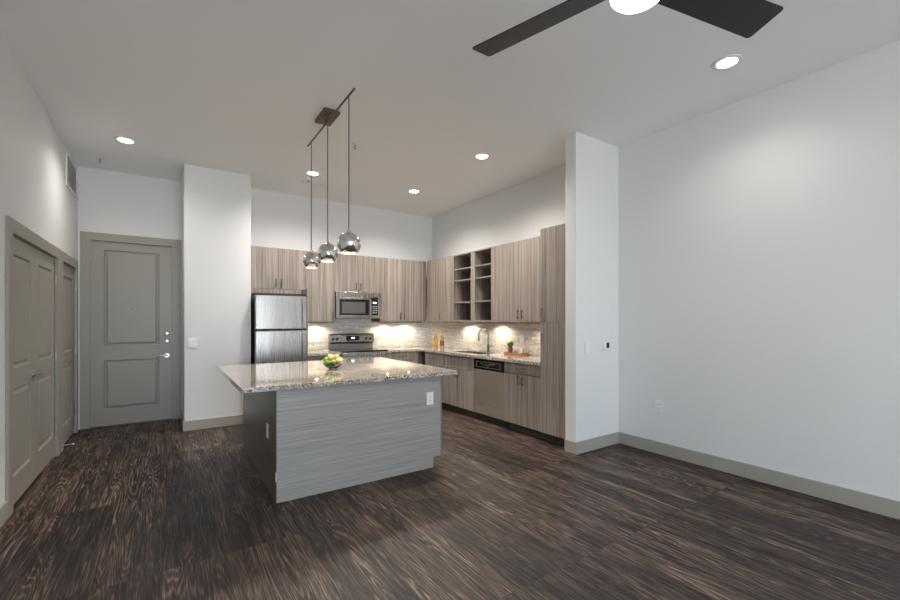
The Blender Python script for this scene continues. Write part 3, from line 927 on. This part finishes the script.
# ------------------------------------------------------------ microwave
mx0, mx1, my = 2.182, 2.934, 6.385
mz0, mz1 = 1.418, 1.838
t = thing('microwave', 'stainless steel over-the-range microwave with black window', 'microwave', (2.558, 6.58, mz0))
B('body', M['black'], t, mx0, mx1, my+0.032, YB-0.02, mz0, mz1, 0.003)
B('vent_grille', M['steel'], t, mx0+0.001, mx1-0.001, my+0.002, my+0.031, 1.758, mz1, 0.004)
md = B('door', M['steel'], t, mx0+0.001, 2.762, my, my+0.031, mz0+0.002, 1.755, 0.005)
gl = B('door_glass', M['blackgloss'], md, 2.232, 2.722, my-0.002, my-0.0002, 1.470, 1.722, 0.001)
B('window', M['ovenglass'], gl, 2.272, 2.662, my-0.0035, my-0.0022, 1.497, 1.680, 0)
m = MB(); m.tube([(2.742, my-0.035, 1.46), (2.742, my-0.035, 1.735)], 0.010, 12)
for z in (1.48, 1.715): m.tube([(2.742, my-0.035, z), (2.742, my-0.0005, z)], 0.007, 8)
m.build('handle', M['steel'], md, 0, smooth=True)
cp = B('control_panel', M['blackgloss'], t, 2.765, 2.888, my+0.0, my+0.031, 1.470, 1.735, 0.002)
B('display', M['display'], cp, 2.795, 2.862, my-0.0012, my-0.0002, 1.66, 1.685, 0)
m = MB()
for i in range(3):
    for j in range(4): m.box(2.785+i*0.031, 2.808+i*0.031, my-0.0012, my-0.0002, 1.50+j*0.034, 1.522+j*0.034)
m.build('keypad', M['grey_plastic'], cp)
B('right_trim', M['steel'], t, 2.891, mx1-0.001, my+0.001, my+0.031, mz0+0.002, 1.755, 0.004)
B('lower_trim', M['steel'], t, 2.765, 2.888, my+0.001, my+0.031, mz0+0.002, 1.467, 0.002)

# ------------------------------------------------------------ dishwasher
P = PR; wy0, wy1 = 4.041, 4.666
t = thing('dishwasher', 'stainless steel dishwasher with black control strip', 'dishwasher', (3.87, 4.35, 0))
B('body', M['black'], t, *P(wy0, wy1, 0.03, BD-0.045, 0.10, BZ-0.003), 0.002)
B('door', M['steel_lit'], t, *P(wy0+0.002, wy1-0.002, BD-0.044, BD-0.002, 0.235, 0.712), 0.006)
B('kick_panel', M['steel_lit'], t, *P(wy0+0.002, wy1-0.002, BD-0.044, BD-0.006, 0.105, 0.228), 0.004)
B('toe_grille', M['black'], t, *P(wy0+0.002, wy1-0.002, BD-0.10, BD-0.06, 0.001, 0.10), 0.002)
cp = B('control_panel', M['blackgloss'], t, *P(wy0+0.002, wy1-0.002, BD-0.044, BD+0.006, 0.716, BZ-0.006), 0.006)
m = MB(); m.cells([wy0+0.055, wy0+0.075, wy1-0.075, wy1-0.055], [0.742, 0.755, 0.815, 0.828], lambda u, v: not (wy0+0.075 < u < wy1-0.075 and 0.755 < v < 0.815), XK-BD-0.010, XK-BD-0.0065, 'YZ')
m.build('trim_bezel', M['steel'], cp, 0.001)
m = MB(); m.tube([(XK-BD-0.0065, wy0+0.17, 0.80), (XK-BD-0.030, wy0+0.20, 0.795), (XK-BD-0.034, (wy0+wy1)/2, 0.785), (XK-BD-0.030, wy1-0.20, 0.795), (XK-BD-0.0065, wy1-0.17, 0.80)], 0.010, 10)
m.build('handle', M['black'], cp, 0, smooth=True)
m = MB(); m.lathe([(0, -0.004), (0.012, -0.004), (0.014, 0)], (XK-BD-0.0068, (wy0+wy1)/2, 0.768), 'X', 16); m.build('dial', M['nickel'], cp)

# ------------------------------------------------------------ sink and faucet
t = thing('kitchen_sink', 'stainless steel sink basin set into the right-hand countertop', 'sink', ((SKX0+SKX1)/2, (SKY0+SKY1)/2, 0.70))
m = MB(); w = 0.003; e = 0.004
m.box(SKX0+e, SKX1-e, SKY0+e, SKY1-e, 0.710, 0.716)
m.box(SKX0+e, SKX0+e+w, SKY0+e, SKY1-e, 0.7161, CT-0.012); m.box(SKX1-e-w, SKX1-e, SKY0+e, SKY1-e, 0.7161, CT-0.012)
m.box(SKX0+e+w, SKX1-e-w, SKY0+e, SKY0+e+w, 0.7161, CT-0.012); m.box(SKX0+e+w, SKX1-e-w, SKY1-e-w, SKY1-e, 0.7161, CT-0.012)
m.build('basin', M['steel'], t)
m = MB(); m.lathe([(0, 0.7162), (0.04, 0.7162), (0.038, 0.720), (0.02, 0.719), (0, 0.719)], ((SKX0+SKX1)/2, (SKY0+SKY1)/2, 0), 'Z', 24, False); m.build('drain', M['nickel'], t)
fx, fyy = 4.085, 4.99
t = thing('faucet', 'tall gooseneck pull-down kitchen faucet behind the sink', 'faucet', (fx, fyy, CT))
m = MB(); m.lathe([(0, 0.0005), (0.028, 0.0005), (0.028, 0.008), (0.020, 0.014), (0.018, 0.11), (0.012, 0.115), (0, 0.115)], (fx, fyy, CT), 'Z', 24, False)
m.build('base', M['pull'], t, 0, smooth=True)
m = MB(); pts = [(fx, fyy, CT+0.116), (fx, fyy, CT+0.27)]
R = 0.075
for k in range(1, 13):
    a = math.pi*k/12
    pts.append((fx-R+R*math.cos(a), fyy+0.3*(R-R*math.cos(a)), CT+0.27+R*math.sin(a)))
m.tube(pts, 0.013, 12)
m.build('spout', M['steel_dark'], t, 0, smooth=True)
m = MB(); ex, ey = pts[-1][0], pts[-1][1]
m.lathe([(0, -0.001), (0.013, -0.001), (0.015, -0.05), (0.019, -0.09), (0.017, -0.105), (0, -0.105)], (ex, ey, CT+0.27), 'Z', 20, False)
m.build('spray_head', M['steel_dark'], t, 0, smooth=True)
m = MB(); m.tube([(fx, fyy-0.0185, CT+0.07), (fx, fyy-0.045, CT+0.075), (fx-0.01, fyy-0.10, CT+0.10)], 0.006, 10)
m.build('lever', M['pull'], t, 0, smooth=True)

# ------------------------------------------------------------ bottles, tray, plant
def bottle(x, y, label, glassm, labm):
    t = thing('bottle', label, 'bottle', (x, y, CT), 'bottles on the corner of the countertop')
    m = MB(); m.lathe([(0, 0.001), (0.034, 0.001), (0.037, 0.006), (0.037, 0.155), (0.030, 0.185), (0.014, 0.215), (0.0125, 0.235), (0.0125, 0.2355), (0, 0.2355)], (x, y, CT), 'Z', 28, False)
    m.build('glass_body', glassm, t, 0, smooth=True)
    m = MB(); m.lathe([(0.0375, 0.045), (0.0385, 0.045), (0.0385, 0.125), (0.0375, 0.125), (0.0375, 0.045)], (x, y, CT), 'Z', 28, False)
    m.build('label', labm, t, 0, smooth=True)
    m = MB(); m.lathe([(0, 0.236), (0.0135, 0.236), (0.0135, 0.30), (0.015, 0.302), (0.015, 0.318), (0, 0.318)], (x, y, CT), 'Z', 20, False)
    m.build('foil_neck', M['gold'], t, 0, smooth=True)
bottle(3.94, 6.27, 'amber bottle with orange label and gold neck, the left of the pair', M['amber'], M['labelo'])
bottle(3.94, 6.07, 'amber bottle with dark label and gold neck, the right of the pair', M['amber'], M['label'])
tx, ty = 4.05, 4.34
t = thing('serving_tray', 'long wooden serving tray on the countertop right of the faucet', 'tray', (tx, ty, CT))
B('base', M['board'], t, tx-0.075, tx+0.075, ty-0.17, ty+0.17, CT+0.001, CT+0.016, 0.004)
m = MB(); m.cells([tx-0.075, tx-0.065, tx+0.065, tx+0.075], [ty-0.17, ty-0.16, ty+0.16, ty+0.17], lambda u, v: not (tx-0.065 < u < tx+0.065 and ty-0.16 < v < ty+0.16), CT+0.0165, CT+0.03, 'XY')
m.build('rim', M['board'], t, 0.002)
px, py_ = tx, ty+0.115
t = thing('potted_plant', 'small green plant in a terracotta pot on the tray', 'plant', (px, py_, CT+0.017))
z = CT+0.017
m = MB(); m.lathe([(0, 0.0005), (0.028, 0.0005), (0.038, 0.065), (0.042, 0.066), (0.042, 0.078), (0.036, 0.078), (0.035, 0.068), (0, 0.068)], (px, py_, z), 'Z', 24, False); m.build('pot', M['pot'], t, 0, smooth=True)
m = MB()
rng = random.Random(3)
for k in range(26):
    a = rng.uniform(0, 6.28); L = rng.uniform(0.06, 0.13); lean = rng.uniform(0.1, 0.75)
    d = Vector((math.cos(a)*lean, math.sin(a)*lean, 1)).normalized()
    s0 = Vector((px, py_, z+0.069)) + Vector((math.cos(a), math.sin(a), 0))*0.012
    tip = s0 + d*L
    side = d.cross(Vector((0,0,1))).normalized() * rng.uniform(0.012, 0.02)
    nn = side.cross(d).normalized()*0.004
    q = [s0, s0+d*L*0.4+side, tip, s0+d*L*0.4-side]
    mid = s0+d*L*0.45+nn*1.5; mid2 = mid-nn*2
    V = [m.bm.verts.new(v) for v in q]; c1 = m.bm.verts.new(mid); c2 = m.bm.verts.new(mid2)
    for i in range(4):
        m.bm.faces.new((V[i], V[(i+1) % 4], c1)); m.bm.faces.new((V[(i+1) % 4], V[i], c2))
m.build('foliage', M['leaf'], t)
def cup(x, y, label):
    m = MB(); m.lathe([(0, 0.0005), (0.026, 0.0005), (0.032, 0.01), (0.037, 0.085), (0.034, 0.085), (0.029, 0.012), (0, 0.008)], (x, y, CT+0.017), 'Z', 24, False)
    o = m.build('tumbler', M['cup'], None, 0, smooth=True); tag(o, label, 'cup', 'cups on the wooden tray')
cup(tx, ty+0.01, 'white tumbler on the tray, next to the small plant')
cup(tx, ty-0.08, 'white tumbler on the tray, farther from the small plant')

# ------------------------------------------------------------ island
ix0, ix1, iy0, iy1 = 0.687, 2.16, 3.362, 5.03
IZ = CT-0.040
t = thing('kitchen_island', 'large kitchen island with grey horizontal-grain front panel', 'kitchen island', ((ix0+ix1)/2, 4.1, 0))
m = MB()
m.poly([(ix0, iy0, 0.001), (ix1-0.075, iy0, 0.001), (ix1-0.075, iy0, 0.10), (ix1, iy0, 0.10), (ix1, iy0, IZ), (ix0, iy0, IZ)], (0, 0.02, 0))
m.build('front_panel', M['lam_h'], t, 0.0015)
B('side_panel', M['lam_side'], t, ix0+0.0005, ix0+0.02, iy0+0.0205, iy1, 0.001, IZ, 0.0015, label='smooth brown-grey end panel')
B('body', M['carcass'], t, ix0+0.0205, ix1-0.001, iy0+0.0205, iy1-0.001, 0.10, IZ, 0.001)
B('toe_kick', M['kick'], t, ix0+0.0205, ix1-0.075, iy0+0.0205, iy1-0.001, 0.001, 0.0995, 0.001)
n = 3; L = (iy1-iy0-0.004)/n
for k in range(n):
    a0 = iy0+0.002+k*L; a1 = a0+L
    for zz0, zz1, kd in ((0.105, 0.70, 'door'), (0.704, IZ-0.004, 'drawer')):
        o = B(kd, M['lam_v'], t, ix1+0.0, ix1+0.02, a0+0.0015, a1-0.0015, zz0, zz1, 0.0015)
        mm = MB(); cy = (a0+a1)/2
        if kd == 'drawer':
            mm.tube([(ix1+0.05, cy-0.06, 0.78), (ix1+0.05, cy+0.06, 0.78)], 0.006, 10)
            for s in (-0.04, 0.04): mm.tube([(ix1+0.05, cy+s, 0.78), (ix1+0.0205, cy+s, 0.78)], 0.0045, 8)
        else:
            mm.tube([(ix1+0.05, a1-0.05, 0.56), (ix1+0.05, a1-0.05, 0.68)], 0.006, 10)
            for s in (0.58, 0.66): mm.tube([(ix1+0.05, a1-0.05, s), (ix1+0.0205, a1-0.05, s)], 0.0045, 8)
        mm.build('handle', M['pull'], o, 0, smooth=True)
B('corner_clip', M['white'], t, ix0-0.006, ix0, iy0+0.0, iy0+0.018, 0.165, 0.235, 0.001, label='small white clip on the corner edge')
m = MB(); m.box(0.437, 2.325, 3.295, 5.05, IZ+0.001, CT)
tag(m.build('island_countertop', M['granite'], None, 0.006, 3), 'wide speckled granite countertop on the island', 'countertop')
plate('island_outlet', 'white outlet on the grey front panel of the island', 'outlet', 'XZ', iy0, -1, 2.045, 0.655)
plate('island_outlet', 'white outlet on the brown side panel of the island', 'outlet', 'YZ', ix0, -1, 3.70, 0.482)

# fruit bowl
bx, by = 1.375, 4.12
t = thing('fruit_bowl', 'clear glass bowl holding green and cream fruit on the island', 'bowl', (bx, by, CT))
m = MB(); m.lathe([(0, 0.001), (0.040, 0.001), (0.042, 0.008), (0.07, 0.022), (0.098, 0.052), (0.112, 0.088), (0.108, 0.088), (0.093, 0.055), (0.066, 0.028), (0.03, 0.014), (0, 0.013)], (bx, by, CT), 'Z', 48, False)
m.build('bowl', M['glass'], t, 0, smooth=True)
def fruit(x, y, z, r, mat, label, tilt=0, gname=None, nm='apple'):
    t = thing(nm, label, 'fruit', (x, y, z-r*0.9), gname)
    m = MB()
    prof = []
    for k in range(17):
        a = -math.pi/2 + math.pi*k/16
        rr = r*math.cos(a)*(1+0.06*math.sin(a)); hh = r*0.92*math.sin(a)
        if k > 13: hh -= r*0.10*((k-13)/3)**2
        if k < 2: hh += r*0.05
        prof.append((max(rr, 0) if 0 < k < 16 else 0, hh))
    m.lathe(prof, (0, 0, 0), 'Z', 24, False)
    rot = Matrix.Rotation(tilt, 4, 'X') @ Matrix.Rotation(tilt*0.7, 4, 'Y')
    for v in m.bm.verts: v.co = (rot @ v.co) + Vector((x, y, z))
    m.build('flesh', mat, t, 0, smooth=True)
    m = MB(); p = [rot @ Vector(q) for q in ((0, 0, r*0.78), (0.002, 0, r*1.0), (0.005, 0.002, r*1.2))]
    m.tube([q+Vector((x, y, z)) for q in p], 0.0017, 6); m.build('stem', M['stem'], t)
F = 0.036
# positions relative to bowl; camera looks along (+x,+y); left in the picture = (-x,+y)
rx_, ry_ = 0.828, -0.56   # picture-right direction on the floor
def fp(right, away, up): return (bx+rx_*right+0.56*away, by+ry_*right+0.828*away, CT+up)
G = 'fruit in the glass bowl'
for (r_, a_, u_, rad, mt, lb, tl) in (
    (-0.042, -0.030, 0.058, 0.034, 'apple', 'green apple low in the bowl at its front left', 0.5),
    (0.012, -0.052, 0.060, 0.032, 'apple', 'green apple at the front centre of the bowl', -0.4),
    (-0.072, 0.028, 0.082, 0.033, 'apple', 'green apple at the far left rim of the bowl', 0.9),
    (-0.020, 0.045, 0.058, 0.034, 'apple', 'green apple buried at the back of the bowl', -0.8),
    (0.060, -0.010, 0.072, 0.036, 'apple_y', 'pale yellow peach at the right rim of the bowl', 0.4),
    (0.050, 0.058, 0.082, 0.033, 'apple_r', 'cream peach at the back right of the bowl', 0.2),
    (-0.022, -0.004, 0.116, 0.032, 'apple_r', 'cream peach on top of the pile, left of centre', 0.3),
    (0.030, 0.012, 0.118, 0.030, 'apple_y', 'pale yellow peach on top of the pile, right of centre', -0.3)):
    x, y, z = fp(r_, a_, u_)
    fruit(x, y, z, rad, M[mt], lb, tl, G, 'apple' if mt == 'apple' else 'peach')

# ------------------------------------------------------------ pendant fixture over the island
cx = 1.26
t = thing('pendant_light', 'three chrome globe pendants hanging from one dark ceiling bar', 'pendant light', (cx, 3.93, H))
B('canopy', M['bronze'], t, cx-0.065, cx+0.087, 3.975-0.15, 3.975+0.15, H-0.030, H-0.0005, 0.004)
m = MB(); m.tube([(cx, 3.25, H-0.078), (cx, 4.60, H-0.078)], 0.0085, 12)
m.build('bar', M['bronze'], t, 0, smooth=True)
m = MB()
for y in (3.88, 3.98): m.cyl((cx, y, H-0.031), (cx, y, H-0.070), 0.008, 12)
m.build('standoff', M['bronze'], t, 0, smooth=True)
for y, zc, r in ((3.372, 2.028, 0.099), (3.93, 2.022, 0.097), (4.47, 2.016, 0.095)):
    m = MB(); m.tube([(cx, y, H-0.0875), (cx, y, zc+r+0.022)], 0.0052, 10); m.build('rod', M['rod'], t, 0, smooth=True)
    m = MB()
    prof = [(0.006, r+0.02), (0.014, r+0.018), (0.018, r*0.985)]
    a0 = math.asin(0.018/r)
    amax = math.pi - math.asin(0.60)
    N = 28
    for k in range(N+1):
        a = a0 + (amax-a0)*k/N
        prof.append((r*math.sin(a), r*math.cos(a)))
    m.lathe(prof, (cx, y, zc), 'Z', 48, False)
    sh = m.build('shade', M['chrome'], t, 0, smooth=True)
    m = MB(); ri = r-0.0025; prof = []
    for k in range(N+1):
        a = a0 + (amax-a0)*k/N
        prof.append((ri*math.sin(a), ri*math.cos(a)))
    m.lathe(prof, (cx, y, zc), 'Z', 40, False)
    m.build('shade_lining', M['inner'], sh, 0, smooth=True)
    m = MB(); m.lathe([(0, 0.035), (0.018, 0.03), (0.022, 0.0), (0.030, -0.03), (0.024, -0.052), (0, -0.060)], (cx, y, zc), 'Z', 20, False)
    m.build('bulb', M['bulb'], sh, 0, smooth=True)
    spot('lamp', (cx, y, zc-0.068), PEND, (1.0, 0.84, 0.64), t, 130, 0.04, 0.5)

# ------------------------------------------------------------ ceiling fan
fcx, fcy, fz_ = 1.565, 0.966, 2.774
t = thing('ceiling_fan', 'three-blade dark ceiling fan with a lit frosted bowl', 'ceiling fan', (fcx, fcy, H))
m = MB(); m.lathe([(0, -0.0005), (0.07, -0.0005), (0.068, -0.03), (0.04, -0.06), (0.016, -0.065), (0, -0.065)], (fcx, fcy, H), 'Z', 32, False)
m.build('canopy', M['fanbody'], t, 0, smooth=True)
m = MB(); m.cyl((fcx, fcy, H-0.066), (fcx, fcy, fz_+0.086), 0.013, 14); m.build('downrod', M['fanbody'], t, 0, smooth=True)
m = MB(); m.lathe([(0, 0.085), (0.03, 0.085), (0.08, 0.06), (0.105, 0.02), (0.105, -0.03), (0.115, -0.045), (0.115, -0.06), (0, -0.06)], (fcx, fcy, fz_), 'Z', 40, False)
m.build('motor_housing', M['fanbody'], t, 0, smooth=True)
m = MB(); m.lathe([(0.0, -0.0605), (0.108, -0.0605), (0.106, -0.074), (0.090, -0.090), (0.060, -0.103), (0.03, -0.109), (0, -0.110)], (fcx, fcy, fz_), 'Z', 48, False)
m.build('lamp_bowl', M['bowl_lamp'], t, 0, smooth=True)
spot('lamp', (fcx, fcy, fz_-0.15), FAN, (1.0, 0.90, 0.78), t, 170, 0.10, 0.4)
base_ang = 1.866
for k in range(3):
    ang = base_ang + k*2*math.pi/3
    d = Vector((math.cos(ang), math.sin(ang), 0)); cw = Vector((math.sin(ang), -math.cos(ang), 0))
    pitch = math.radians(13)
    w = cw*math.cos(pitch) + Vector((0, 0, math.sin(pitch)))
    nn = d.cross(w).normalized()
    c0 = Vector((fcx, fcy, fz_))
    out = []
    r0, r1 = 0.118, 0.771
    hw0, hw1 = 0.070, 0.083
    cr = 0.016
    pts2 = [(r0, -hw0), (r1-cr, -hw1), (r1-cr*0.3, -hw1+cr*0.3), (r1, -hw1+cr), (r1, hw1-cr), (r1-cr*0.3, hw1-cr*0.3), (r1-cr, hw1), (r0, hw0)]
    m = MB(); m.poly([c0+d*a+w*b-nn*0.003 for a, b in pts2], nn*0.006)
    bl = m.build('blade', M['fan'], t, 0.0015)
    m = MB(); q = Vector((0, 0, 0.016))
    m.poly([c0+d*0.107+w*(-0.02)+q*0.5, c0+d*0.20+w*(-0.045)+q*0.5, c0+d*0.20+w*0.045+q*0.5, c0+d*0.107+w*0.02+q*0.5], nn*0.004)
    m.build('blade_iron', M['fanbody'], bl, 0.001)
